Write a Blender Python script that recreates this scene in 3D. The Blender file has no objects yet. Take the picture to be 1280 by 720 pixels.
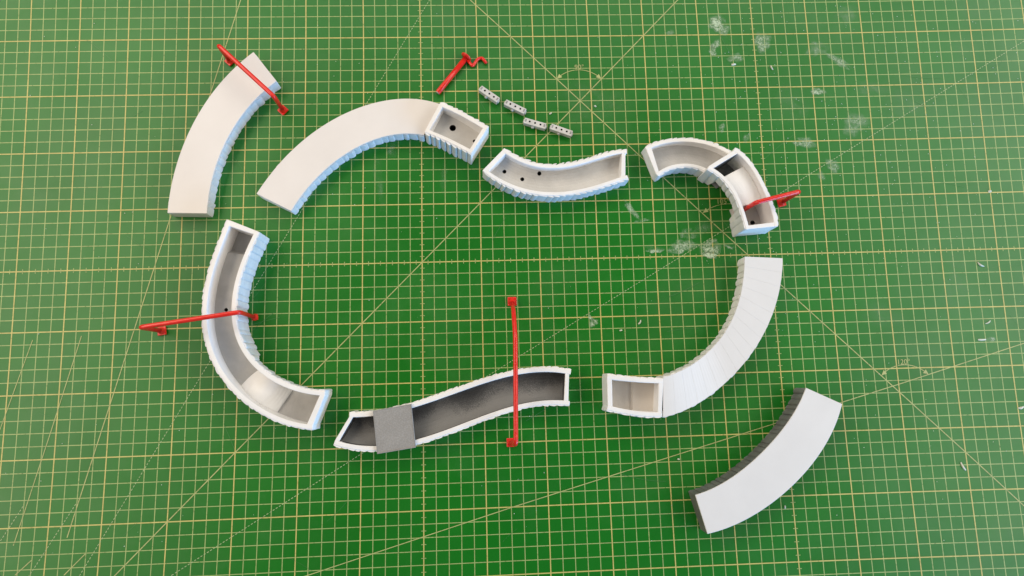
import bpy, bmesh, math, random
import numpy as np
from mathutils import Vector, Matrix

S = 0.01                      # the code below is written in centimetres
random.seed(7)
sc = bpy.context.scene
col = sc.collection

# ---------------------------------------------------------------- camera
cd = bpy.data.cameras.new('camera')
cam = bpy.data.objects.new('camera', cd)
col.objects.link(cam)
cd.sensor_width = 36.0
cd.lens = 36.0 * 850.0 / 1280.0
cd.clip_start = 0.01
cd.clip_end = 50.0
CR = Matrix(((0.998891, 0.024358, -0.040289), (-0.029769, 0.989748, -0.139685), (0.036473, 0.14073, 0.989376)))
cam.matrix_world = Matrix.Translation(Vector((5.2637, -10.3919, 56.6701)) * S) @ CR.to_4x4()
sc.camera = cam

# ---------------------------------------------------------------- light (indoor workshop)
w = bpy.data.worlds.new('World')
sc.world = w
w.use_nodes = True
bg = w.node_tree.nodes['Background']
bg.inputs[0].default_value = (0.86, 0.92, 1.0, 1)
bg.inputs[1].default_value = 0.10

def area(name, loc, target, size, size_y, power, color):
    l = bpy.data.lights.new(name, 'AREA')
    l.shape = 'RECTANGLE'
    l.size, l.size_y, l.energy, l.color = size, size_y, power, color
    o = bpy.data.objects.new(name, l)
    col.objects.link(o)
    o.location = loc
    o.rotation_euler = (Vector(target) - Vector(loc)).to_track_quat('-Z', 'Y').to_euler()
    return o
area('ceiling_lamp_left', (-1.00, 0.20, 1.00), (-0.1, 0.0, 0), 1.7, 0.75, 18.5, (1.0, 0.87, 0.71))
area('ceiling_lamp_back', (0.15, 1.15, 1.12), (0.1, 0.1, 0), 1.9, 0.65, 12, (1.0, 0.93, 0.82))
area('side_window', (1.48, 0.05, 1.00), (0.45, 0.0, 0), 2.0, 0.8, 22, (1.0, 0.965, 0.90))
area('window_light', (1.45, -1.35, 0.36), (0.0, 0.05, 0), 1.4, 0.5, 46, (0.22, 0.53, 1.0))

sc.view_settings.view_transform = 'Standard'
sc.view_settings.look = 'None'
sc.view_settings.exposure = -0.09
sc.view_settings.gamma = 1.0
sc.view_settings.use_curve_mapping = False

# ---------------------------------------------------------------- measured edges (cm on the mat, both long edges of each piece)
E = {
    'B1': ([[-20.57, 4.33], [-20.47, 5.74], [-20.05, 8.09], [-19.24, 10.84], [-18.07, 13.38], [-16.76, 15.45], [-15.29, 16.93], [-13.93, 18.29]],
        [[-17.39, 4.22], [-17.25, 5.67], [-16.87, 7.8], [-16.35, 9.59], [-15.6, 11.27], [-14.73, 12.72], [-13.71, 13.93], [-12.81, 14.79], [-11.94, 15.64]]),
    'B2': ([[-13.4, 5.82], [-12.48, 7.14], [-11.36, 8.67], [-9.73, 10.3], [-7.91, 11.68], [-5.91, 12.79], [-3.9, 13.51], [-2.21, 13.84], [-0.52, 13.93], [0.84, 13.73], [1.92, 13.36]],
        [[-10.54, 4.28], [-9.83, 5.38], [-8.86, 6.64], [-7.55, 7.99], [-6.23, 9.01], [-4.9, 9.78], [-3.4, 10.42], [-1.89, 10.75], [-0.54, 10.8], [0.43, 10.63]]),
    'B2box': ([[1.96, 13.3], [2.97, 12.75], [3.97, 12.16], [4.96, 11.5], [5.93, 10.84]],
        [[0.53, 10.6], [1.5, 10.12], [2.46, 9.61], [3.45, 9.03], [4.42, 8.45]]),
    'T5': ([[7.26, 9.38], [8.02, 8.81], [8.88, 8.32], [9.98, 7.98], [11.08, 7.85], [12.19, 7.9], [13.32, 8.11], [14.45, 8.4], [15.57, 8.73], [16.49, 8.97], [17.61, 9.04]],
        [[5.27, 7.32], [6.08, 6.66], [7.06, 6.08], [8.02, 5.64], [9.11, 5.3], [10.1, 5.11], [11.2, 5.03], [12.29, 5.07], [13.41, 5.22], [14.54, 5.49], [15.66, 5.8], [16.56, 6.07], [17.63, 6.42]]),
    'T6a': ([[19.15, 9.27], [20.24, 9.72], [21.43, 9.96], [22.58, 10.02], [23.87, 9.89], [25.0, 9.57], [25.91, 9.18], [26.39, 8.89]],
        [[20.21, 6.59], [20.81, 6.99], [21.67, 7.27], [22.69, 7.36], [23.68, 7.16], [24.37, 6.82]]),
    'T6b': ([[26.47, 8.63], [27.14, 8.12], [27.72, 7.38], [28.28, 6.44], [28.75, 5.36], [29.2, 4.06], [29.47, 3.07], [29.6, 1.79]],
        [[23.96, 6.74], [24.88, 6.07], [25.53, 5.34], [26.01, 4.41], [26.35, 3.41], [26.57, 2.56], [26.77, 1.55]]),
    'T7': ([[-15.35, 3.41], [-15.81, 1.95], [-16.35, 0.39], [-16.78, -1.29], [-17.05, -2.96], [-17.1, -4.49], [-16.9, -6.02], [-16.4, -7.55], [-15.48, -9.08], [-14.34, -10.47], [-12.83, -11.76], [-11.33, -12.66], [-9.59, -13.28], [-8.31, -13.49]],
        [[-12.64, 2.28], [-13.08, 1.37], [-13.61, 0.07], [-14.02, -1.49], [-14.24, -3.03], [-14.25, -4.31], [-14.09, -5.71], [-13.57, -7.0], [-12.66, -8.15], [-11.53, -9.06], [-10.14, -9.73], [-8.77, -10.15], [-7.35, -10.44]]),
    'T8': ([[-5.66, -12.2], [-4.78, -12.04], [-3.82, -12.11], [-2.31, -11.96], [-0.77, -11.73], [0.36, -11.35], [1.98, -10.76], [3.61, -10.25], [5.25, -9.73], [6.89, -9.36], [8.54, -9.17], [10.17, -9.14], [12.11, -9.36]],
        [[-6.91, -14.75], [-5.57, -15.16], [-4.3, -15.3], [-3.51, -15.33], [-2.01, -15.23], [-0.41, -14.95], [1.12, -14.58], [2.72, -14.04], [4.35, -13.46], [5.98, -12.93], [7.61, -12.49], [9.24, -12.27], [10.55, -12.22], [11.82, -12.31]]),
    'B9': ([[30.26, -0.64], [30.18, -1.59], [29.82, -3.15], [29.23, -4.7], [28.41, -6.45], [27.39, -8.07], [26.29, -9.34], [24.98, -10.49], [23.38, -11.62], [21.93, -12.48], [20.53, -13.1], [19.14, -13.36]],
        [[27.06, -0.43], [26.89, -1.73], [26.55, -3.29], [26.11, -4.62], [25.44, -5.93], [24.58, -7.12], [23.6, -8.08], [22.47, -8.92], [21.36, -9.54], [20.3, -9.94], [19.33, -10.23]]),
    'B9box': ([[19.07, -13.36], [17.61, -13.3], [16.15, -13.07], [14.66, -12.7]],
        [[19.33, -10.27], [17.79, -10.17], [16.32, -10.01], [14.87, -9.8]]),
    'B10': ([[33.94, -12.79], [33.08, -14.62], [31.95, -16.42], [30.68, -17.83], [29.03, -19.21], [27.64, -20.24], [26.07, -21.16], [24.14, -21.97], [22.21, -22.46]],
        [[31.08, -11.4], [30.38, -12.78], [29.51, -13.86], [28.47, -15.03], [27.22, -16.26], [25.8, -17.39], [24.22, -18.42], [22.87, -18.99], [21.44, -19.48]]),
}

# ---------------------------------------------------------------- helpers
def V(*a):
    return np.array(a, float)

def mesh_obj(name, verts, faces, mat, parent=None, origin=(0, 0, 0), smooth=False, bevel=0.0, seg=1):
    me = bpy.data.meshes.new(name)
    o0 = np.array(origin, float)
    me.from_pydata([tuple((np.array(v, float) - o0) * S) for v in verts], [], faces)
    bm = bmesh.new(); bm.from_mesh(me)
    bmesh.ops.recalc_face_normals(bm, faces=bm.faces[:])
    bm.to_mesh(me); bm.free()
    if mat: me.materials.append(mat)
    if smooth:
        for p in me.polygons: p.use_smooth = True
    o = bpy.data.objects.new(name, me)
    col.objects.link(o)
    if parent: o.parent = parent
    else: o.location = o0 * S
    if bevel:
        m = o.modifiers.new('edge', 'BEVEL'); m.width = bevel * S; m.segments = seg; m.limit_method = 'ANGLE'; m.angle_limit = math.radians(40)
    return o

def tag(o, label, cat, group=None):
    o['label'] = label; o['category'] = cat
    if group: o['group'] = group
    return o

def thing(name, label, cat, loc, group=None, rz=0.0):
    o = bpy.data.objects.new(name, None)
    col.objects.link(o)
    o.empty_display_size = 0.01
    o.location = np.array(loc, float) * S
    o.rotation_euler = (0, 0, rz)
    return tag(o, label, cat, group)

def nt(name):
    m = bpy.data.materials.new(name); m.use_nodes = True
    t = m.node_tree
    return m, t, t.nodes['Principled BSDF'], t.nodes['Material Output']

def noise(t, scale, detail=4, rough=0.55, vec=None):
    n = t.nodes.new('ShaderNodeTexNoise')
    n.inputs['Scale'].default_value = scale; n.inputs['Detail'].default_value = detail; n.inputs['Roughness'].default_value = rough
    if vec is not None: t.links.new(vec, n.inputs['Vector'])
    return n.outputs['Fac']

def ramp(t, src, stops):
    r = t.nodes.new('ShaderNodeValToRGB')
    while len(r.color_ramp.elements) < len(stops): r.color_ramp.elements.new(0.5)
    for e, (p, c) in zip(r.color_ramp.elements, stops):
        e.position = p; e.color = (c[0], c[1], c[2], 1) if not isinstance(c, (int, float)) else (c, c, c, 1)
    t.links.new(src, r.inputs['Fac'])
    return r.outputs['Color']

def objco(t):
    n = t.nodes.new('ShaderNodeNewGeometry')
    return n.outputs['Position']

def bump(t, p, src, strength, dist):
    b = t.nodes.new('ShaderNodeBump')
    b.inputs['Strength'].default_value = strength; b.inputs['Distance'].default_value = dist
    t.links.new(src, b.inputs['Height']); t.links.new(b.outputs['Normal'], p.inputs['Normal'])
    return b

def plastic(name, c1, c2, rough=0.5, nscale=60, layer=0.35, grain=0.0, lo=0.35, hi=0.7):
    """matt printed plastic: blotchy tone, fine layer lines and grain"""
    m, t, p, _ = nt(name)
    pos = objco(t)
    base = ramp(t, noise(t, nscale, 6, 0.6, pos), [(lo, c1), (hi, c2)])
    if grain:
        sp = ramp(t, noise(t, 900, 3, 0.6, pos), [(0.42, 0.0), (0.66, 1.0)])
        mx = t.nodes.new('ShaderNodeMixRGB'); mx.blend_type = 'ADD'
        mx.inputs[0].default_value = grain
        t.links.new(base, mx.inputs[1]); t.links.new(sp, mx.inputs[2]); base = mx.outputs[0]
    t.links.new(base, p.inputs['Base Color'])
    p.inputs['Roughness'].default_value = rough
    p.inputs['Specular IOR Level'].default_value = 0.4
    wv = t.nodes.new('ShaderNodeTexWave'); wv.bands_direction = 'Z'
    wv.inputs['Scale'].default_value = 260; wv.inputs['Distortion'].default_value = 1.5; wv.inputs['Detail'].default_value = 2
    t.links.new(pos, wv.inputs['Vector'])
    ad = t.nodes.new('ShaderNodeMath'); ad.operation = 'MULTIPLY_ADD'; ad.inputs[1].default_value = 1.2
    t.links.new(noise(t, 700, 5, 0.6, pos), ad.inputs[0]); t.links.new(wv.outputs['Fac'], ad.inputs[2])
    bump(t, p, ad.outputs[0], layer, 0.00025)
    return m

M = {}
M['white'] = plastic('white_printed_plastic', (0.77, 0.755, 0.735), (0.83, 0.815, 0.80))
M['lid'] = plastic('smooth_white_card', (0.695, 0.655, 0.625), (0.73, 0.69, 0.66), rough=0.55, nscale=25, layer=0.08)
M['lid_cool'] = plastic('cool_white_card', (0.675, 0.66, 0.645), (0.71, 0.695, 0.68), rough=0.5, nscale=25, layer=0.08)
M['rib'] = plastic('pale_printed_rib', (0.66, 0.67, 0.69), (0.77, 0.77, 0.78), nscale=120)
M['inner'] = plastic('pale_grey_printed_floor', (0.50, 0.485, 0.46), (0.60, 0.58, 0.55), nscale=40, layer=0.5)
M['inner_grey'] = plastic('grey_printed_floor', (0.39, 0.38, 0.365), (0.50, 0.485, 0.465), nscale=45, layer=0.6)
M['beige'] = plastic('warm_beige_floor', (0.60, 0.54, 0.47), (0.68, 0.62, 0.55), nscale=40, layer=0.4)
M['grey'] = plastic('grey_printed_plate', (0.25, 0.24, 0.225), (0.29, 0.28, 0.265), nscale=50, grain=0.05)
M['darkgrey'] = plastic('dark_grey_printed_rib', (0.13, 0.125, 0.118), (0.20, 0.195, 0.185), nscale=60)
M['conn'] = plastic('light_grey_connector', (0.50, 0.49, 0.47), (0.62, 0.61, 0.59), nscale=150)
M['recess_shade'] = plastic('grey_recess_shade', (0.20, 0.20, 0.20), (0.33, 0.33, 0.33), nscale=300)  # dark tone for shade painted into the void floor and connector slots
# primed channel: dark paint dusted with a pale overspray that thickens towards one side
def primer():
    m, t, p, _ = nt('dusty_primer_and_shade')
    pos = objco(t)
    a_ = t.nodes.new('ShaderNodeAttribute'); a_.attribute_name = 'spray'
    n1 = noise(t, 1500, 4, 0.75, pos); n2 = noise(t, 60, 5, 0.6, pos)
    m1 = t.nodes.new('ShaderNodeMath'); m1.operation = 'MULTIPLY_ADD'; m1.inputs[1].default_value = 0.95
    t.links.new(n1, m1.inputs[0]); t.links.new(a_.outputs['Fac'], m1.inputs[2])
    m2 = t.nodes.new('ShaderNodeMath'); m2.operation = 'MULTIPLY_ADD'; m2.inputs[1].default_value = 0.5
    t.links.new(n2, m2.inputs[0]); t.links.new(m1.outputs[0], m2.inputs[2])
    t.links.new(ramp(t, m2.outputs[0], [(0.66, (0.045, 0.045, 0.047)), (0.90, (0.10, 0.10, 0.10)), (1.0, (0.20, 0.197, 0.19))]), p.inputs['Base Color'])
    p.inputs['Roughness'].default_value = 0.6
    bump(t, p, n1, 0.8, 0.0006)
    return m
M['primer_and_shade'] = primer()  # also paints the shade on the tall compartment's divider

m, t, p, _ = nt('black_hole_shade'); p.inputs['Base Color'].default_value = (0.02, 0.02, 0.02, 1); p.inputs['Roughness'].default_value = 0.8; M['hole'] = m  # near-black colour stands for the shade in drilled holes

m, t, p, _ = nt('red_gloss_plastic')
pos = objco(t)
t.links.new(ramp(t, noise(t, 180, 5, 0.6, pos), [(0.35, (0.66, 0.018, 0.012)), (0.7, (0.76, 0.030, 0.018))]), p.inputs['Base Color'])
p.inputs['Roughness'].default_value = 0.22
bump(t, p, noise(t, 900, 3, 0.5, pos), 0.25, 0.0003); M['red'] = m

# cutting mat vinyl
m, t, p, _ = nt('green_mat_vinyl')
pos = objco(t)
c = ramp(t, noise(t, 9, 6, 0.62, pos), [(0.3, (0.0035, 0.126, 0.0050)), (0.7, (0.0065, 0.155, 0.0080))])
sp = ramp(t, noise(t, 1300, 2, 0.5, pos), [(0.71, 0.0), (0.80, 1.0)])
cl = ramp(t, noise(t, 22, 4, 0.6, pos), [(0.50, 0.0), (0.72, 1.0)])
mu = t.nodes.new('ShaderNodeMath'); mu.operation = 'MULTIPLY'
t.links.new(sp, mu.inputs[0]); t.links.new(cl, mu.inputs[1])
mx = t.nodes.new('ShaderNodeMixRGB'); mx.inputs[2].default_value = (0.20, 0.34, 0.19, 1)
t.links.new(mu.outputs[0], mx.inputs[0]); t.links.new(c, mx.inputs[1])
# a film of pale dust, in clouds
du = ramp(t, noise(t, 6.5, 8, 0.72, pos), [(0.50, 0.0), (0.80, 0.13)])
mx2 = t.nodes.new('ShaderNodeMixRGB'); mx2.inputs[2].default_value = (0.22, 0.30, 0.20, 1)
t.links.new(du, mx2.inputs[0]); t.links.new(mx.outputs[0], mx2.inputs[1])
t.links.new(mx2.outputs[0], p.inputs['Base Color'])
rr = ramp(t, noise(t, 14, 6, 0.6, pos), [(0.3, 0.30), (0.75, 0.42)])
t.links.new(rr, p.inputs['Roughness'])
p.inputs['Specular IOR Level'].default_value = 0.40
bump(t, p, noise(t, 2200, 2, 0.5, pos), 0.25, 0.0002); M['mat'] = m

def ink(name, c, worn):
    m, t, p, out = nt(name)
    pos = objco(t)
    cc = ramp(t, noise(t, 60, 4, 0.6, pos), [(0.35, tuple(x * 0.82 for x in c)), (0.65, c)])
    t.links.new(cc, p.inputs['Base Color'])
    p.inputs['Roughness'].default_value = 0.45
    tr = t.nodes.new('ShaderNodeBsdfTransparent')
    mix = t.nodes.new('ShaderNodeMixShader')
    a = ramp(t, noise(t, 420, 5, 0.65, pos), [(0.30, worn), (0.46, 1.0)])
    t.links.new(a, mix.inputs[0]); t.links.new(tr.outputs[0], mix.inputs[1]); t.links.new(p.outputs[0], mix.inputs[2])
    t.links.new(mix.outputs[0], out.inputs['Surface'])
    return m
M['ink_fine'] = ink('pale_yellow_fine_ink', (0.34, 0.43, 0.15), 0.45)
M['ink_bold'] = ink('yellow_bold_ink', (0.56, 0.49, 0.15), 0.6)
M['ink_dash'] = ink('pale_dashed_ink', (0.42, 0.52, 0.27), 0.4)
M['ink_thin'] = ink('thin_pale_ink', (0.44, 0.47, 0.18), 0.35)

m, t, p, out = nt('dried_paint_smear')
pos = objco(t)
p.inputs['Base Color'].default_value = (0.45, 0.57, 0.39, 1); p.inputs['Roughness'].default_value = 0.7
at = t.nodes.new('ShaderNodeAttribute'); at.attribute_name = 'cover'
nz = ramp(t, noise(t, 620, 6, 0.75, pos), [(0.34, 0.0), (0.62, 1.0)])
n3 = ramp(t, noise(t, 130, 4, 0.6, pos), [(0.36, 0.12), (0.60, 1.6)])
m3 = t.nodes.new('ShaderNodeMath'); m3.operation = 'MULTIPLY'; t.links.new(nz, m3.inputs[0]); t.links.new(n3, m3.inputs[1]); nz = m3.outputs[0]
ad = t.nodes.new('ShaderNodeMath'); ad.operation = 'MULTIPLY'; ad.use_clamp = True
t.links.new(nz, ad.inputs[0]); t.links.new(at.outputs['Fac'], ad.inputs[1])
tr = t.nodes.new('ShaderNodeBsdfTransparent'); mix = t.nodes.new('ShaderNodeMixShader')
t.links.new(ad.outputs[0], mix.inputs[0]); t.links.new(tr.outputs[0], mix.inputs[1]); t.links.new(p.outputs[0], mix.inputs[2])
t.links.new(mix.outputs[0], out.inputs['Surface']); M['smear'] = m
m, t, p, _ = nt('dry_plaster_chip'); p.inputs['Base Color'].default_value = (0.66, 0.66, 0.55, 1); p.inputs['Roughness'].default_value = 0.8; M['chip'] = m
m, t, p, _ = nt('green_scratch'); p.inputs['Base Color'].default_value = (0.06, 0.20, 0.06, 1); p.inputs['Roughness'].default_value = 0.6; M['scratch'] = m

# ---------------------------------------------------------------- cutting mat
X0, X1, Y0, Y1 = -54.0, 74.0, -44.0, 42.0
mat_o = thing('cutting_mat', 'large green cutting mat printed with yellow grid, lying under everything', 'cutting mat', (0, 0, 0))
mesh_obj('mat_sheet', [(X0, Y0, -0.3), (X1, Y0, -0.3), (X1, Y1, -0.3), (X0, Y1, -0.3), (X0, Y0, 0), (X1, Y0, 0), (X1, Y1, 0), (X0, Y1, 0)],
         [(0, 1, 2, 3), (4, 5, 6, 7), (0, 1, 5, 4), (1, 2, 6, 5), (2, 3, 7, 6), (3, 0, 4, 7)], M['mat'], mat_o)

ASP = 1.0105
WC = np.array([[0.0626, -0.0199], [0.1469, -0.1391], [0.0782, 0.1307], [-0.055, 0.2178], [-0.148, -0.2268], [-0.1626, 0.0132], [-0.0834, -0.1629], [0.3184, 0.0895], [-0.1376, -0.0634], [-0.2961, -0.0139], [-0.2019, 0.0298], [-0.1086, -0.0296], [0.3345, 0.016], [0.2705, 0.1728], [-0.0169, 0.0019]])
def grid(u, v):
    """printed position of grid crossing (u, v): the print is slightly stretched and wavy"""
    uu = min(max(u, -38), 55) / 40.0; vv = min(max(v, -27), 24) / 25.0
    b = np.array([uu ** i * vv ** j for i in range(5) for j in range(5 - i)])
    d = b @ WC
    return np.array([u + d[0], v * ASP + d[1]])

class Ink:
    def __init__(s): s.v = []; s.f = []
    def line(s, pts, wd, z):
        pts = np.array(pts, float); n = len(pts)
        d = np.gradient(pts, axis=0); d /= np.linalg.norm(d, axis=1)[:, None] + 1e-9
        nn = np.c_[-d[:, 1], d[:, 0]] * wd / 2
        b = len(s.v)
        for q, k in zip(pts, nn):
            s.v.append((q[0] + k[0], q[1] + k[1], z)); s.v.append((q[0] - k[0], q[1] - k[1], z))
        for i in range(n - 1): s.f.append((b + 2 * i, b + 2 * i + 1, b + 2 * i + 3, b + 2 * i + 2))
    def dashes(s, a, b_, wd, z, on=0.22, off=0.14):
        a = np.array(a, float); b_ = np.array(b_, float); L = np.linalg.norm(b_ - a); d = (b_ - a) / L
        q = 0.0
        while q < L:
            s.line([a + d * q, a + d * min(q + on, L)], wd, z); q += on + off
    def build(s, name, mat): return mesh_obj(name, s.v, s.f, mat, mat_o)

UB = set(range(-20, 75, 5)) | {-25, -29, -33, -37, -41, -45, -49, -53}
VB = set(range(-40, 41, 5))
us = range(-53, 74); vs = range(-42, 41)
fv, fh, bv, bh, tk = Ink(), Ink(), Ink(), Ink(), Ink()
for u in us:
    pts = [grid(u, v) for v in np.arange(-42, 40.1, 2)]
    (bv if u in UB else fv).line(pts, 0.088 if u in UB else 0.066, 0.012 if u in UB else 0.004)
for v in vs:
    pts = [grid(u, v) for u in np.arange(-53, 73.1, 2)]
    (bh if v in VB else fh).line(pts, 0.088 if v in VB else 0.066, 0.016 if v in VB else 0.008)
for u in us:
    tk.line([grid(u + .5, -0.19), grid(u + .5, 0.19)], 0.06, 0.020)
for u in (0, 30, 60):
    for v in vs:
        if v < 39: tk.line([grid(u - 0.2, v + .5), grid(u + 0.2, v + .5)], 0.055, 0.020)
fv.build('fine_grid_lines', M['ink_fine']); fh.build('fine_cross_lines', M['ink_fine'])
bv.build('bold_grid_lines', M['ink_bold']); bh.build('bold_cross_lines', M['ink_bold'])
tk.build('axis_ticks', M['ink_fine'])
al = Ink()
al.line([grid(a, a) for a in np.linspace(-36, 39, 30)], 0.075, 0.024)                    # 45 degree line
al.line([grid(a, 28 - a) for a in np.linspace(-8, 66, 30)], 0.075, 0.028)                # the other diagonal
al.line([(-13.0, 33.5), (-15.61, 23.86), (-27.84, -21.26)], 0.07, 0.026)                 # 75 degree lines
al.line([(-27.64, -5.48), (-29.58, -13.03), (-31.89, -21.7)], 0.06, 0.026)
al.line([(-31.5, -5.7), (-33.52, -12.65), (-36.5, -23.8)], 0.055, 0.026)
al.line([(-27.91, -24.06), (-26.36, -22.51)], 0.06, 0.026); al.line([(-31.61, -23.91), (-30.42, -22.83)], 0.06, 0.026)
al.line([(-60 * .25, -26.4), (-9.16, -24.8), (6.97, -20.24), (26.76, -14.91), (39.98, -11.37), (51.28, -8.24), (73, -2.2)], 0.065, 0.030)
def arc3(a, b, c, n=18):
    a, b, c = [np.array(q, float) for q in (a, b, c)]
    A = 2 * np.array([b - a, c - a]); r = np.array([b @ b - a @ a, c @ c - a @ a]); o = np.linalg.solve(A, r)
    R = np.linalg.norm(a - o); t0, t1 = [math.atan2(*(q - o)[::-1]) for q in (a, c)]
    return [o + R * np.array([math.cos(x), math.sin(x)]) for x in np.linspace(t0, t1, n)]
def arrow(k, tip, back, z):
    tip = np.array(tip); d = tip - np.array(back); d /= np.linalg.norm(d); q = np.array([-d[1], d[0]])
    b = len(k.v)
    for e in (tip + d * 0.15, tip - d * .32 + q * .2, tip - d * .32 - q * .2): k.v.append((e[0], e[1], z))
    k.f.append((b, b + 1, b + 2))
for a3 in (((38.63, -10.52), (40.75, -9.78), (42.5, -10.57)), ((12.19, 16.24), (14.14, 16.96), (15.93, 16.19)), ((24.39, 3.84), (26.2, 4.5), (27.7, 4.35))):
    pts = arc3(*a3)
    al.line(pts, 0.055, 0.034); arrow(al, pts[0], pts[1], 0.036); arrow(al, pts[-1], pts[-2], 0.036)
al.build('angle_lines', M['ink_thin'])
ds = Ink()
for a, b_ in (((7.0, 34.0), (0.99, 23.73)), ((0.99, 23.73), (-26.7, -24.11)), ((-26.7, -24.11), (-34, -36.8)), ((-27.31, -18.73), (-30.08, -23.26)), ((-31.36, -18.77), (-32.89, -21.31)), ((-30.08, -23.26), (-34, -29.6)),
              ((-40, -36.3), (-19.67, -24.38)), ((-19.67, -24.38), (-4.98, -15.6)), ((-4.98, -15.6), (26.9, 2.72)), ((26.9, 2.72), (33.84, 6.96)), ((33.84, 6.96), (55.03, 19.22)), ((55.03, 19.22), (73, 29.6))):
    ds.dashes(a, b_, 0.05, 0.032, 0.16, 0.12)
ds.build('dashed_angle_lines', M['ink_dash'])['kind'] = 'stuff'
for body, (x, y) in (('120°', (40.54, -9.55)), ('90°', (14.12, 17.2)), ('105°', (26.1, 4.72))):
    cu = bpy.data.curves.new('t', 'FONT'); cu.body = body; cu.size = 0.62 * S; cu.align_x = 'CENTER'; cu.align_y = 'CENTER'
    to = bpy.data.objects.new('t', cu); col.objects.link(to)
    bpy.context.view_layer.update()
    me = bpy.data.meshes.new_from_object(to.evaluated_get(bpy.context.evaluated_depsgraph_get()))
    bpy.data.objects.remove(to)
    o = bpy.data.objects.new('angle_lettering', me); col.objects.link(o); o.parent = mat_o
    me.materials.clear(); me.materials.append(M['ink_thin']); o.location = (x * S, y * S, 0.036 * S)

def smear(x, y, rx, ry, rot=0.0, dens=1.0, cup=0.0, seed=0):
    """flat irregular patch of dried paint; cup > 0 = thick along its lower edge"""
    rnd = random.Random(seed * 31 + 5)
    n, rings = 28, 6
    ph = [rnd.uniform(0, 6.28) for _ in range(4)]
    vv, ff, cov = [(x, y, 0.04)], [], [dens * (1 - cup)]
    for r in range(1, rings + 1):
        for i in range(n):
            a = 2 * math.pi * i / n
            k = 1 + .16 * math.sin(2 * a + ph[0]) + .13 * math.sin(3 * a + ph[1]) + .10 * math.sin(7 * a + ph[2])
            px, py = rx * k * math.cos(a) * r / rings, ry * k * math.sin(a) * r / rings
            vv.append((x + px * math.cos(rot) - py * math.sin(rot), y + px * math.sin(rot) + py * math.cos(rot), 0.04))
            low = max(0, -math.sin(a)) * r / rings
            d = dens * (1 - cup + cup * low ** 1.5 * 1.5) * (1 - (r / rings) ** (3 if dens > .3 else 1.2))
            cov.append(max(0.0, d))
    for i in range(n):
        ff.append((0, 1 + i, 1 + (i + 1) % n))
        for r in range(rings - 1):
            b = 1 + r * n
            ff.append((b + i, b + n + i, b + n + (i + 1) % n, b + (i + 1) % n))
    o = mesh_obj('paint_smear', vv, ff, M['smear'], mat_o)
    at = o.data.attributes.new('cover', 'FLOAT', 'POINT')
    at.data.foreach_set('value', cov)
for k, a in enumerate([(26.95, 21.1, 1.0, .95, 0.2, .95), (26.5, 19.2, .55, .4, .8, .8), (26.2, 18.6, .35, .6, .3, .7), (30.8, 19.4, .75, 1.2, -.5, .6), (28.2, 17.9, .8, .45, .4, .5), (35.7, 18.7, 1.0, .8, 0, .35), (37.6, 17.5, 1.6, .35, -.6, .45),
        (38.9, 22.0, 1.5, .8, .5, .28), (35.4, 14.65, .75, .35, .1, .9), (38.5, 11.6, 1.2, 1.2, 0, .42), (40.3, 14.8, 1.6, .8, .1, .2), (33.8, 9.9, 1.2, .5, 0, .6), (18.1, 4.1, 1.05, .32, -.95, .7), (18.9, 3.2, .8, .15, .1, .55),
        (19.8, .68, .8, .42, 0, 2.6, .95), (22.3, .85, 1.3, .65, 0, 1.5, .6), (22.8, 1.9, .8, .5, .2, .4), (24.75, .75, .9, .8, 0, 1.2, .3), (24.6, .05, .75, .32, 0, 1.6), (26.4, .85, .5, .35, -.4, 2.0, .95),
        (14.3, -5.5, .42, .38, 0, .95), (14.1, -5.1, .2, .35, .6, .6), (36.1, 7.75, .55, .75, .2, .6), (35.0, 6.9, .3, .6, .2, .35), (48.4, -7.85, .55, .2, 0, .8), (26.5, 11.4, .25, .55, -.2, .5), (28.6, 10.4, .3, .5, -.3, .4), (24.3, 2.3, 1.4, .6, .1, .2),
        (-2.4, 9.8, .5, .8, 0, .25), (-3.5, 7.0, .5, 2.5, .1, .14), (2.0, 7.2, .4, 1.4, 0, .13), (22.5, 20.4, .4, .3, 0, .4), (33, 13.5, 1.5, 1.8, 0, .14), (43.5, 13.2, 2.4, 1.4, 0, .10), (46, -3, 1.6, 3, 0, .10), (39, -5.5, 1.8, 1.5, 0, .10), (15, 14, 4, 2, 0, .10)]):
    smear(*a, seed=k)
sk = Ink()
rs = random.Random(11)
for k in range(46):                                                      # knife scratches
    x = rs.uniform(-32, 52); y = rs.uniform(-24, 22); a = rs.uniform(-1.2, 1.2); L = rs.uniform(.8, 4); cv = rs.uniform(-.15, .15)
    sk.line([(x + L * q * math.cos(a + cv * q), y + L * q * math.sin(a + cv * q)) for q in np.linspace(0, 1, 6)], rs.uniform(.012, .028), 0.046)
sk.build('knife_scratches', M['scratch'])['kind'] = 'stuff'

# ---------------------------------------------------------------- curved pieces
def resample(pts, n=60, deg=4):
    p = np.array(pts, float)
    L = np.r_[0, np.cumsum(np.linalg.norm(np.diff(p, axis=0), axis=1))]; t = L / L[-1]
    deg = min(deg, len(p) - 1, 5)
    wgt = np.ones(len(p)); wgt[0] = wgt[-1] = 3
    q = np.linspace(0, 1, 300)
    f = np.c_[np.polyval(np.polyfit(t, p[:, 0], deg, w=wgt), q), np.polyval(np.polyfit(t, p[:, 1], deg, w=wgt), q)]
    L = np.r_[0, np.cumsum(np.linalg.norm(np.diff(f, axis=0), axis=1))]
    g = np.linspace(0, L[-1], n)
    return np.c_[np.interp(g, L, f[:, 0]), np.interp(g, L, f[:, 1])], L[-1]

def inward(a, b):
    d = np.gradient(a, axis=0); d /= np.linalg.norm(d, axis=1)[:, None]
    n = np.c_[-d[:, 1], d[:, 0]]
    s = np.sign(((b - a) * n).sum(1).mean())
    return n * s, d

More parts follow.
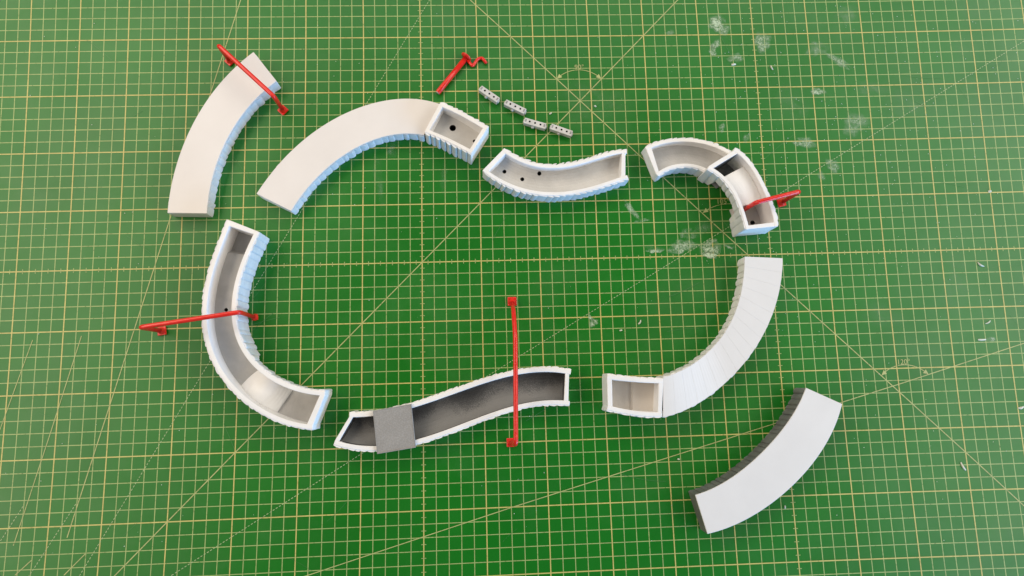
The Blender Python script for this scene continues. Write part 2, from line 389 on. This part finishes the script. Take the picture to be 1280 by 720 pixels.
def at(arr, t):
    x = np.clip(t, 0, 1) * (len(arr) - 1); i = int(min(math.floor(x), len(arr) - 2)); f = x - i
    return arr[i] * (1 - f) + arr[i + 1] * f

class Piece:
    def __init__(s, key, root, origin, h, wall=0.42, inset=0.07, n=60, deg=4, zb=None):
        s.A, s.LA = resample(E[key][0], n, deg); s.B, s.LB = resample(E[key][1], n, deg)
        s.zb = zb or (lambda t: 0.02)
        s.nA, s.dA = inward(s.A, s.B); s.nB, s.dB = inward(s.B, s.A)
        s.oA = s.A + s.nA * inset; s.oB = s.B + s.nB * inset                # wall faces
        s.iA = s.A + s.nA * (inset + wall); s.iB = s.B + s.nB * (inset + wall)
        s.n = n; s.T = np.linspace(0, 1, n); s.h = h if callable(h) else (lambda t, c=h: c)
        s.root = root; s.o = origin; s.wall = wall
    def strip(s, name, P, Q, z0, z1, mat, t0=0.0, t1=1.0, bevel=0.03, n=None, parent=None, smooth=False, skew=0.0):
        """solid between plan curves P and Q, from height z0(t) to z1(t)"""
        n = n or s.n
        ts = np.linspace(t0, t1, n); v = []; f = []
        for t in ts:
            a, b = at(P, np.clip(t + skew * 4 * t * (1 - t), 0, 1)), at(Q, t); lo, hi = z0(t), z1(t)
            v += [(a[0], a[1], lo), (a[0], a[1], hi), (b[0], b[1], hi), (b[0], b[1], lo)]
        for i in range(n - 1):
            for k in range(4):
                f.append((4 * i + k, 4 * i + (k + 1) % 4, 4 * i + 4 + (k + 1) % 4, 4 * i + 4 + k))
        f.append((0, 1, 2, 3)); e = 4 * (n - 1); f.append((e, e + 1, e + 2, e + 3))
        return mesh_obj(name, v, f, mat, parent or s.root, s.o, bevel=bevel, seg=2, smooth=smooth)
    def side_walls(s, mat, drop=0.0):
        for P, Q, zb in ((s.oA, s.iA, lambda t: 0.02), (s.oB, s.iB, s.zb)):
            s.strip('side_wall', P, Q, zb, lambda t: s.h(t) - drop, mat, bevel=0.05)
    def end_wall(s, mat, which, th=0.42, drop=0.012, back=0.0, ov=0.03, h=None):
        L = (s.LA + s.LB) / 2
        a0, a1 = (back / L, (back + th) / L) if which == 0 else (1 - (back + th) / L, 1 - back / L)
        v = []
        for t in (a0, a1):
            tc = np.clip(t, 0, 1)
            pa, pb = at(s.iA, tc) - at(s.nA, tc) * ov, at(s.iB, tc) - at(s.nB, tc) * ov
            for q in (pa, pb):
                for z in (0.025, (h or s.h(tc)) - drop): v.append((q[0], q[1], z))
        f = [(0, 1, 3, 2), (4, 5, 7, 6), (0, 1, 5, 4), (2, 3, 7, 6), (1, 3, 7, 5), (0, 2, 6, 4)]
        return mesh_obj('end_wall', v, f, mat, s.root, s.o, bevel=0.04, seg=2)
    def ribs(s, mat, sides='AB', pitch=0.72, amp=(0.07, 0.16), drop=0.03, lean=0.0, t0=0.0, t1=1.0, seed=1, saw=0.8, jag=0.03):
        """rounded upright flutes along the outside of the walls, each one its own piece"""
        rnd = random.Random(seed)
        for sd in sides:
            P, N, D, L = (s.oA, s.nA, s.dA, s.LA) if sd == 'A' else (s.oB, s.nB, s.dB, s.LB)
            k = max(2, int(round(L * (t1 - t0) / pitch)))
            cut = [t0 + (t1 - t0) * (i + (rnd.uniform(-.2, .2) if 0 < i < k else 0)) / k for i in range(k + 1)]
            for i in range(k):
                u0, u1 = cut[i], cut[i + 1]; du = u1 - u0; g = 0.004 / L
                hi = rnd.uniform(*amp); lo = rnd.uniform(0.02, 0.045); sk_ = saw * rnd.uniform(.4, 1.0)
                prof = [(u0 + g, -0.05), (u0 + g, lo)]
                for w_ in (.2, .42, .64, .85):
                    sh_ = math.sin(math.pi * w_) ** .7 * (1 - sk_) + sk_ * w_
                    prof.append((u0 + du * w_, lo + (hi - lo) * sh_ * rnd.uniform(.88, 1.08)))
                prof += [(u1 - g, lo + (hi - lo) * sk_ * .6), (u1 - g, -0.05)]
                z0 = max(s.zb(u0), s.zb(u1)) if sd == 'B' else 0.02; zt = s.h((u0 + u1) / 2) - drop - rnd.uniform(0, jag)
                n = len(prof); v = []
                for z in (z0, (z0 + zt) / 2, zt):
                    w_ = (z - z0) / (zt - z0); fl = 1.18 - .18 * w_; j_ = rnd.uniform(-.008, .008)
                    for (u, off) in prof:
                        uu = np.clip(u + (lean * w_ / L if off > 0 else 0), 0, 1)
                        q = at(P, uu) - at(N, uu) * (off * fl + j_ if off > 0 else off)
                        v.append((q[0], q[1], z))
                f = [tuple(range(n)), tuple(range(2 * n, 3 * n))]
                for l_ in (0, n): f += [(l_ + j, l_ + (j + 1) % n, l_ + n + (j + 1) % n, l_ + n + j) for j in range(n)]
                mesh_obj('rib', v, f, mat, s.root, s.o)
    def floor(s, mat, zf, t0=0.0, t1=1.0, holes=(), name='floor', zu=0.03, round_=0.0, bevel=0.0, n=None, smooth=False, crown=0.0):
        n = n or s.n; m_ = 9
        ts = np.linspace(t0, t1, n); v = []; f = []
        for t in ts:
            a, b = at(s.iA, t), at(s.iB, t)
            for j in range(m_):
                w_ = j / (m_ - 1); q = a * (1 - w_) + b * w_
                v.append((q[0], q[1], zf((t - t0) / (t1 - t0)) + round_ * abs(2 * w_ - 1) ** 2.5 - crown * (2 * w_ - 1) ** 2))
            for q in (b, a): v.append((q[0], q[1], zu))
        K = m_ + 2
        for i in range(n - 1):
            for k in range(K): f.append((K * i + k, K * i + (k + 1) % K, K * i + K + (k + 1) % K, K * i + K + k))
        f.append(tuple(range(K))); e = K * (n - 1); f.append(tuple(range(e, e + K)))
        o = mesh_obj(name, v, f, mat, s.root, s.o, bevel=bevel, seg=2, smooth=smooth)
        for (x, y, r) in holes: drill(o, s.o, x, y, r)
        return o

def drill(o, org, x, y, r, z0=0.06, z1=4.0):
    """cut a real blind round hole into a mesh"""
    n = 20
    v = [((x + r * math.cos(a)), (y + r * math.sin(a)), z) for z in (z0, z1) for a in np.linspace(0, 2 * math.pi, n, endpoint=False)]
    f = [tuple(range(n)), tuple(range(n, 2 * n))] + [(i, (i + 1) % n, n + (i + 1) % n, n + i) for i in range(n)]
    c = mesh_obj('cutter', v, f, M['hole'], None, (0, 0, 0))
    c.location = -np.array(org, float) * S
    b = o.modifiers.new('hole', 'BOOLEAN'); b.object = c; b.operation = 'DIFFERENCE'; b.solver = 'EXACT'
    par = o.parent; o.parent = None
    bpy.context.view_layer.update()
    me = bpy.data.meshes.new_from_object(o.evaluated_get(bpy.context.evaluated_depsgraph_get()))
    o.modifiers.clear(); o.data = me; o.parent = par
    if len(me.materials) < 2: me.materials.append(M['hole'])
    for p in me.polygons:                                                   # shade inside the bore, painted near-black
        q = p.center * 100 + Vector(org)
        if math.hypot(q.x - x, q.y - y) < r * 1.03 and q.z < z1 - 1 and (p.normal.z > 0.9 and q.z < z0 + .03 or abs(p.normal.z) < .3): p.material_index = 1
    bpy.data.objects.remove(c)

def cen(key):
    a = np.array(E[key][0] + E[key][1]); m_ = a.mean(0); return (float(m_[0]), float(m_[1]), 0.0)
lo_ = lambda z: (lambda t: z)

def lidded(P, rib_mat, wall_mat, lid_mat, sides='AB', th=0.16, seed=1, amp=(0.10, 0.19), pitch=0.62, lid=True, ends=(0, 1)):
    P.side_walls(wall_mat, drop=th + 0.004)
    for e in ends: P.end_wall(wall_mat, e, drop=th + 0.006)
    P.ribs(rib_mat, sides, drop=th + 0.008, seed=seed, amp=amp, pitch=pitch, jag=0.0)
    if lid: P.strip('lid', P.A, P.B, lambda t: P.h(t) - th, P.h, lid_mat, bevel=0.035)

# lidded segment, top left
o = cen('B1'); r = thing('curved_bench', 'curved white bench segment with closed lid, top left under a red hoop', 'bench segment', o)
lidded(Piece('B1', r, o, 1.35, deg=3), M['rib'], M['white'], M['lid'], seed=3)
# long lidded segment with open box end
o = cen('B2'); r = thing('curved_bench', 'long curved white bench with closed lid ending in an open box', 'bench segment', o)
P2 = Piece('B2', r, o, 1.35); lidded(P2, M['rib'], M['white'], M['lid'], seed=5)
Q = Piece('B2box', r, o, lambda t: 2.1 + .5 * t, wall=0.31)
Q.side_walls(M['white']); Q.end_wall(M['white'], 0, th=0.36); Q.end_wall(M['white'], 1, th=0.34); Q.ribs(M['rib'], seed=6, pitch=0.52, lean=0.08, amp=(0.12, 0.24), saw=.95)
Q.floor(M['inner'], lo_(0.9), 0.05, 0.95, holes=[(2.88, 11.42, 0.28), (4.70, 10.22, 0.14)])
# S shaped open tray with three drain holes
o = cen('T5'); r = thing('curved_tray', 'shallow S-curved white tray with three small holes in its floor', 'tray', o)
Q = Piece('T5', r, o, 1.6, wall=0.31); Q.side_walls(M['white']); Q.end_wall(M['white'], 0); Q.end_wall(M['white'], 1, back=0.15, th=0.38)
Q.ribs(M['rib'], seed=8, pitch=0.58, lean=0.22, amp=(0.10, 0.2), saw=.95); Q.floor(M['inner'], lo_(0.5), 0.02, 0.98, holes=[(7.2, 7.6, .17), (8.71, 6.9, .17), (10.18, 7.34, .17)], round_=0.25)
# two compartment tray, top right
o = cen('T6b'); r = thing('curved_tray', 'white tray of one low and one tall compartment, bent at top right', 'tray', o)
E['T6a'][0].append([26.85, 8.55]); E['T6a'][1].append([24.75, 6.55])
Q = Piece('T6a', r, o, 1.5, wall=0.30); Q.side_walls(M['white']); Q.end_wall(M['white'], 0); Q.ribs(M['rib'], seed=9, pitch=0.6, lean=0.1, t1=0.97, amp=(0.09, 0.18), saw=.9); Q.floor(M['inner_grey'], lo_(0.4), 0.03, 0.97, round_=0.2)
def bridge(a, b_, top, w_=.04):
    """underside that clears the mat between a and b_"""
    sm = lambda x: max(0.0, min(1.0, x))
    return lambda t: 0.02 + top * min(sm((t - a) / w_), sm((b_ - t) / w_))
Q = Piece('T6b', r, o, 2.8, wall=0.31, zb=bridge(.17, .74, 1.75)); Q.side_walls(M['white']); Q.end_wall(M['white'], 0, th=0.42); Q.end_wall(M['white'], 1, th=0.36)
Q.ribs(M['rib'], seed=10, pitch=0.6, lean=-0.1); Q.floor(M['inner'], lo_(0.35), 0.62, 0.97, holes=[(28.42, 2.72, .20)]); Q.floor(M['recess_shade'], lo_(0.25), 0.03, 0.28)  # last floor is darkened: shade of the upper void put into its colour
e = Q.end_wall(M['primer_and_shade'], 0, th=0.02, back=0.43, drop=0.1); e.name = 'primer_and_shade_sheet'  # thin dark sheet added to paint shade on the divider's inner face
Q.floor(M['white'], lambda t: 1.95 + .22 * math.sin(math.pi * (0.15 + .7 * t)), 0.22, 0.665, name='ramp', bevel=0.08, n=24, crown=0.1, zu=1.4)
# deep tray on the left
o = cen('T7'); r = thing('curved_tray', 'deep C-curved white tray at left with a humped ramp inside', 'tray', o)
Q = Piece('T7', r, o, 2.5, wall=0.36, zb=bridge(.60, .955, 1.5)); Q.side_walls(M['white']); Q.end_wall(M['white'], 0, th=0.4); Q.end_wall(M['white'], 1, th=0.45)
Q.ribs(M['rib'], seed=12, pitch=0.56); Q.floor(M['inner_grey'], lambda t: 0.45 + (0.55 if t > .14 else .55 * max(0, (t - .12) / .02)), 0.02, 0.68, holes=[(-15.72, -3.75, .15)], n=80)
Q.floor(M['inner_grey'], lo_(0.75), 0.68, 0.98, zu=0.3)
Q.floor(M['white'], lambda t: 0.75 + .85 * math.sin(math.pi * (0.08 + .84 * t)), 0.655, 0.835, name='ramp', n=24, smooth=True, bevel=0.03, crown=0.05)
# primed tray in front
o = cen('T8'); r = thing('curved_tray', 'S-curved white tray with dark dusty inside, at bottom centre', 'tray', o)
Q = Piece('T8', r, o, 1.6, wall=0.36); Q.side_walls(M['white']); Q.end_wall(M['white'], 0, th=0.32); Q.end_wall(M['white'], 1, back=0.12, th=0.34)
Q.ribs(M['white'], seed=14, pitch=0.55); fl = Q.floor(M['primer_and_shade'], lo_(0.4), 0.02, 0.98, round_=0.5, n=60)
lay = fl.data.attributes.new('spray', 'FLOAT', 'POINT')
lay.data.foreach_set('value', [float(x) for i in range(60) for x in [max(0.0, min(1.0, .02 + .62 * (j / 8) ** 1.4 + .08 * math.sin(i * .33))) for j in range(9)] + [.5, .0]])
for P_, N_ in ((Q.iA, Q.nA), (Q.iB, Q.nB)):
    Q.strip('primer_and_shade_sheet', P_ - N_ * 0.01, P_ + N_ * 0.02, lo_(0.3), lo_(1.5), M['primer_and_shade'], 0.03, 0.97, bevel=0)
for t_ in (0, 1):
    e = Q.end_wall(M['primer_and_shade'], t_, th=0.02, back=0.325 if t_ == 0 else 0.465, drop=0.12); e.name = 'primer_and_shade_sheet'
# planked bench with box end
hz9 = lambda t: 1.5 + .9 * (lambda x: x * x * (3 - 2 * x))(min(1, max(0, (t - .58) / .42)))
o = cen('B9'); r = thing('curved_bench', 'curved white bench topped with planks, open box at its lower end', 'bench segment', o)
P9 = Piece('B9', r, o, hz9); lidded(P9, M['white'], M['white'], None, seed=16, lid=False, ends=(0,), th=0.14)
k = 16
for i in range(k):
    a, b = i / k, (i + 1) / k; g = 0.0008 / P9.LB
    P9.strip('plank', P9.A, P9.B, lambda t: hz9(t) - .14, hz9, M['lid_cool'], a + g, b - g, bevel=0.010, n=5, skew=0.022)
Q = Piece('B9box', r, o, 2.42, wall=0.36); Q.side_walls(M['white']); Q.end_wall(M['white'], 0, th=0.36); Q.end_wall(M['white'], 1, th=0.4)
Q.ribs(M['white'], seed=17, pitch=0.6); Q.floor(M['beige'], lambda t: 0.9 if t < .48 else 0.6, 0.03, 0.97, n=40)
# dark sided bench
o = cen('B10'); r = thing('curved_bench', 'curved bench with dark grey ribbed sides and smooth white lid, bottom right', 'bench segment', o)
lidded(Piece('B10', r, o, 1.9), M['darkgrey'], M['darkgrey'], M['lid_cool'], seed=19, th=0.12, amp=(0.09, 0.16), pitch=0.5)

# ---------------------------------------------------------------- red hoops
def round_path(pts, rad=0.3, seg=6):
    pts = [V(*q) for q in pts]; out = [pts[0]]
    for a, b, c in zip(pts, pts[1:], pts[2:]):
        d0, d1 = (a - b), (c - b); l0, l1 = np.linalg.norm(d0), np.linalg.norm(d1)
        k = min(rad, l0 * .45, l1 * .45); s0, s1 = b + d0 / l0 * k, b + d1 / l1 * k
        for q in np.linspace(0, 1, seg): out.append(s0 * (1 - q) ** 2 + 2 * b * q * (1 - q) + s1 * q * q)
    return out + [pts[-1]]

def tube(name, pts, rad, mat, parent, org, n=14, rads=None):
    P = np.array(pts); d = np.gradient(P, axis=0); d /= np.linalg.norm(d, axis=1)[:, None]
    up = np.cross(d[0], (0.3, 0.5, 0.8)); up /= np.linalg.norm(up)
    v, f = [], []
    for i, (p_, t_) in enumerate(zip(P, d)):
        up = up - t_ * (up @ t_); up /= np.linalg.norm(up); sd = np.cross(t_, up)
        rr_ = rads[i] if rads is not None else rad
        for a in np.linspace(0, 2 * math.pi, n, endpoint=False): v.append(p_ + rr_ * (math.cos(a) * up + math.sin(a) * sd))
    for i in range(len(P) - 1):
        for k in range(n): f.append((i * n + k, i * n + (k + 1) % n, (i + 1) * n + (k + 1) % n, (i + 1) * n + k))
    f.append(tuple(range(n))); f.append(tuple(range((len(P) - 1) * n, len(P) * n)))
    return mesh_obj(name, v, f, mat, parent, org, smooth=True)

def box(name, c, sx, sy, sz, rz, mat, parent, org, bevel=0.04):
    ca, sa = math.cos(rz), math.sin(rz); v = []
    for z in (-.5, .5):
        for x, y in ((-.5, -.5), (.5, -.5), (.5, .5), (-.5, .5)):
            X, Y = x * sx, y * sy
            v.append((c[0] + X * ca - Y * sa, c[1] + X * sa + Y * ca, c[2] + z * sz))
    return mesh_obj(name, v, [(0, 1, 2, 3), (4, 5, 6, 7), (0, 1, 5, 4), (1, 2, 6, 5), (2, 3, 7, 6), (3, 0, 4, 7)], mat, parent, org, bevel=bevel, seg=2)

def hoop(label, path, rad=0.185, pads=((0, 0.7), (-1, 0.7)), rz=0.0, rnd=0.35):
    org = ((path[0][0] + path[-1][0]) / 2, (path[0][1] + path[-1][1]) / 2, 0.0)
    r = thing('hoop_rail', label, 'hoop rail', org, 'red hoop rails')
    pts = round_path(path, rnd); tube('rail_bar', pts, rad, M['red'], r, org)
    for i, sz in pads:
        q = path[i]; box('foot_pad', (q[0], q[1], q[2] + .05), sz, sz, 0.14, rz, M['red'], r, org)
        v = [(q[0] + rr_ * math.cos(a), q[1] + rr_ * math.sin(a), q[2] + z) for rr_, z in ((.30, .1), (.175, .45)) for a in np.linspace(0, 2 * math.pi, 14, endpoint=False)]
        mesh_obj('foot_collar', v, [tuple(range(14)), tuple(range(14, 28))] + [(j, (j + 1) % 14, 14 + (j + 1) % 14, 14 + j) for j in range(14)], M['red'], r, org)
    return r
hoop('red hoop rail straddling the closed bench at top left', [(-16.35, 18.1, .08), (-16.25, 18.05, 3.0), (-11.6, 13.52, 3.0), (-11.72, 13.55, .08)], rz=-.75)
hoop('red hoop rail crossing the deep tray at left', [(-21.17, -5.25, .08), (-21.17, -5.25, 3.7), (-13.7, -4.28, 3.7), (-13.7, -4.32, .08)], rz=.13, pads=((0, .7), (-1, .5)))
hoop('red hoop rail with one leg inside the tall compartment at top right', [(31.2, 4.5, .08), (31.28, 4.54, 3.5), (27.55, 3.67, 3.5), (27.3, 3.62, .42)], rz=.23, pads=((0, .7), (-1, .4)))
hoop('long straight red hoop rail across the dark tray at bottom centre', [(7.54, -3.54, .08), (7.55, -4.6, 2.2), (7.58, -6.8, 3.4), (7.37, -15.0, 3.4), (7.1, -15.1, .08)], pads=((0, .75), (-1, .7)), rnd=.5)

# ---------------------------------------------------------------- grey plate, crank, connectors
pl = [(-3.79, -12.17), (-0.76, -11.71), (-0.44, -15.11), (-3.46, -15.51)]
c = np.mean(pl, axis=0); r = thing('square_plate', 'grey square plate laid across the dark tray at bottom centre', 'plate', (c[0], c[1], 1.62))
mesh_obj('plate_slab', [(x, y, z) for z in (1.625, 1.80) for x, y in pl], [(0, 1, 2, 3), (4, 5, 6, 7), (0, 1, 5, 4), (1, 2, 6, 5), (2, 3, 7, 6), (3, 0, 4, 7)], M['grey'], r, (c[0], c[1], 1.62), bevel=0.025, seg=2)
for k, (a, b) in enumerate(zip(pl, pl[1:] + pl[:1])):                        # slightly raised printed brim
    a, b = np.array(a), np.array(b); d = (c - a) / np.linalg.norm(c - a) * .09; e = (c - b) / np.linalg.norm(c - b) * .09
    q0, q1, q2, q3 = a + d * .3, b + e * .3, b + e, a + d
    mesh_obj('brim', [(*q0, 1.79), (*q1, 1.79), (*q2, 1.79), (*q3, 1.79), (*q0, 1.818), (*q1, 1.818), (*q2, 1.818), (*q3, 1.818)], [(0, 1, 2, 3), (4, 5, 6, 7), (0, 1, 5, 4), (1, 2, 6, 5), (2, 3, 7, 6), (3, 0, 4, 7)], M['grey'], r, (c[0], c[1], 1.62))

org = (2.9, 16.5, 0); r = thing('crank', 'red crank with flanged tube and bent handle lying at top centre', 'crank', org)
a, b = V(1.6, 14.88, .27), V(4.13, 18.08, .27); d = (b - a) / np.linalg.norm(b - a)
tube('tube', [a, a + d * .03, b], .235, M['red'], r, org, rads=[.22, .235, .235])
tube('tube_end', [a - d * .012, a + d * .02], .19, M['conn'], r, org)
tube('flange', [b + V(0, 0, .12) - d * .02, b + V(0, 0, .12) + d * .09, b + V(0, 0, .12) + d * .11], .47, M['red'], r, org, n=22, rads=[.49, .50, .47])
tube('handle', round_path([b + d * .05 + V(.12, -.25, -.02), (4.68, 17.32, .18), (5.16, 18.02, .18), (5.55, 18.12, .18), (5.90, 17.60, .18)], .16), .135, M['red'], r, org)

def connector(x, y, ang, label):
    org = (x, y, 0); r = thing('connector_block', label, 'connector', org, 'small grey connector blocks')
    ca, sa = math.cos(ang), math.sin(ang); loc = lambda X, Y, Z: (x + X * ca - Y * sa, y + X * sa + Y * ca, Z)
    L, Wd, Hh = 1.92, .50, .55
    bd = box('body', (x, y, .02 + Hh / 2), L, Wd, Hh, ang, M['conn'], r, org, bevel=0.0)
    for k in (-1, 0, 1):
        q = loc(k * .48, .02, 0); drill(bd, org, q[0], q[1], .085, z0=.12)
    mdf = bd.modifiers.new('edge', 'BEVEL'); mdf.width = .05 * S; mdf.segments = 2; mdf.limit_method = 'ANGLE'; mdf.angle_limit = math.radians(50)
    q0, q1 = loc(-.12, -.22, .30), loc(-.12, -.40, .30)
    tube('stud', [q0, q1], .12, M['conn'], r, org)
    for sg in (-1, 1):
        q = loc(sg * (L / 2 - .13), .03, .02 + Hh + .004); box('end_slot_shade', q, .13, .26, .012, ang, M['recess_shade'], r, org, bevel=0)  # flat dark pad paints the shade of an end slot
        q = loc(sg * (L / 2 + .03), 0, .3); box('end_lug', q, .10, .30, .3, ang, M['conn'], r, org, bevel=.03)
D = math.radians
connector(6.08, 14.59, D(-37), 'grey three-hole connector block, nearest the red crank, steepest of four')
connector(8.3, 13.4, D(-28), 'grey three-hole connector block, second in the row from the red crank')
connector(9.97, 11.87, D(-17.5), 'grey three-hole connector block, third in the row from the red crank')
connector(12.24, 11.23, D(-21), 'grey three-hole connector block, farthest from the red crank')

# ---------------------------------------------------------------- crumbs on the mat
def chip(x, y, L, wd, ang, bend, label):
    n = 5; v = []; f = []
    for i in range(n):
        q = i / (n - 1) - .5; hw = wd * (1 - 1.2 * abs(q) ** 1.5) * random.uniform(.75, 1.1)
        a = ang + bend * q; cx, cy = x + L * q * math.cos(a), y + L * q * math.sin(a)
        nx, ny = -math.sin(a), math.cos(a)
        zt = .05 + .09 * (1 - 2 * abs(q)) + random.uniform(0, .03)
        v += [(cx + nx * hw, cy + ny * hw, .03), (cx + nx * hw * .5, cy + ny * hw * .5, zt), (cx - nx * hw * .6, cy - ny * hw * .6, zt * .9), (cx - nx * hw, cy - ny * hw, .03)]
    for i in range(n - 1):
        for k in range(4): f.append((4 * i + k, 4 * i + (k + 1) % 4, 4 * i + 4 + (k + 1) % 4, 4 * i + 4 + k))
    f.append((0, 1, 2, 3)); e = 4 * (n - 1); f.append((e, e + 1, e + 2, e + 3))
    tag(mesh_obj('plaster_chip', v, f, M['chip'], None, (x, y, 0)), label, 'chip', 'pale chips scattered on the mat')
for a in [(11.4, 12.95, .25, .08, .6, 0, 'pale chip just above the gap between the last two grey connector blocks'),
          (15.37, 13.56, .22, .09, -.5, 0, 'pale chip right of the four grey connector blocks'),
          (18.27, -5.58, .42, .07, 1.0, .5, 'thin pale sliver inside the ring, left of the planked bench'),
          (16.61, -6.21, .24, .08, .2, 0, 'tiny pale crumb right of the long red hoop, above the box end'),
          (31.4, 16.94, .48, .06, -1.2, .5, 'thin white sliver standing upright among smears at top right'),
          (28.0, 17.3, .4, .12, .1, 0, 'white flake left of the ticked line among top right smears'),
          (50.0, 5.18, .3, .11, .2, 0, 'white flake on a bold line near the right edge'),
          (48.3, -1.4, .7, .07, -.6, .6, 'curved white sliver near the right edge, below the ticked line'),
          (48.35, -6.4, .55, .07, .5, .4, 'short white sliver above the pale streak at right'),
          (47.6, -7.85, .7, .09, 0, .1, 'white streak-shaped chip beside the green smear at right'),
          (50.25, -13.68, .5, .12, .2, .5, 'pale bent chip at the right edge, low down'),
          (44.6, -18.3, .75, .09, -1.1, .3, 'white splinter at lower right near the diagonal line'),
          (29.33, -21.0, .24, .09, 1.5, 0, 'small pale chip beside the lower end of the dark-sided bench'),
          (20.8, -16.9, .2, .08, 0, 0, 'pale crumb left of the dark-sided bench')]:
    chip(*a)
v, f = [], []
rs = random.Random(4)
for k in range(420):
    x, y = (rs.uniform(-34, 53), rs.uniform(-25, 23)) if k < 170 else (rs.gauss(36, 9), rs.gauss(12, 8))
    q = rs.uniform(.018, .05); b = len(v)
    v += [(x - q, y - q * .6, .05), (x + q, y - q * .7, .05), (x + q * .2, y + q, .05), (x, y, .05 + q)]
    f += [(b, b + 1, b + 3), (b + 1, b + 2, b + 3), (b + 2, b, b + 3)]
mesh_obj('dust_specks', v, f, M['chip'], mat_o)['kind'] = 'stuff'
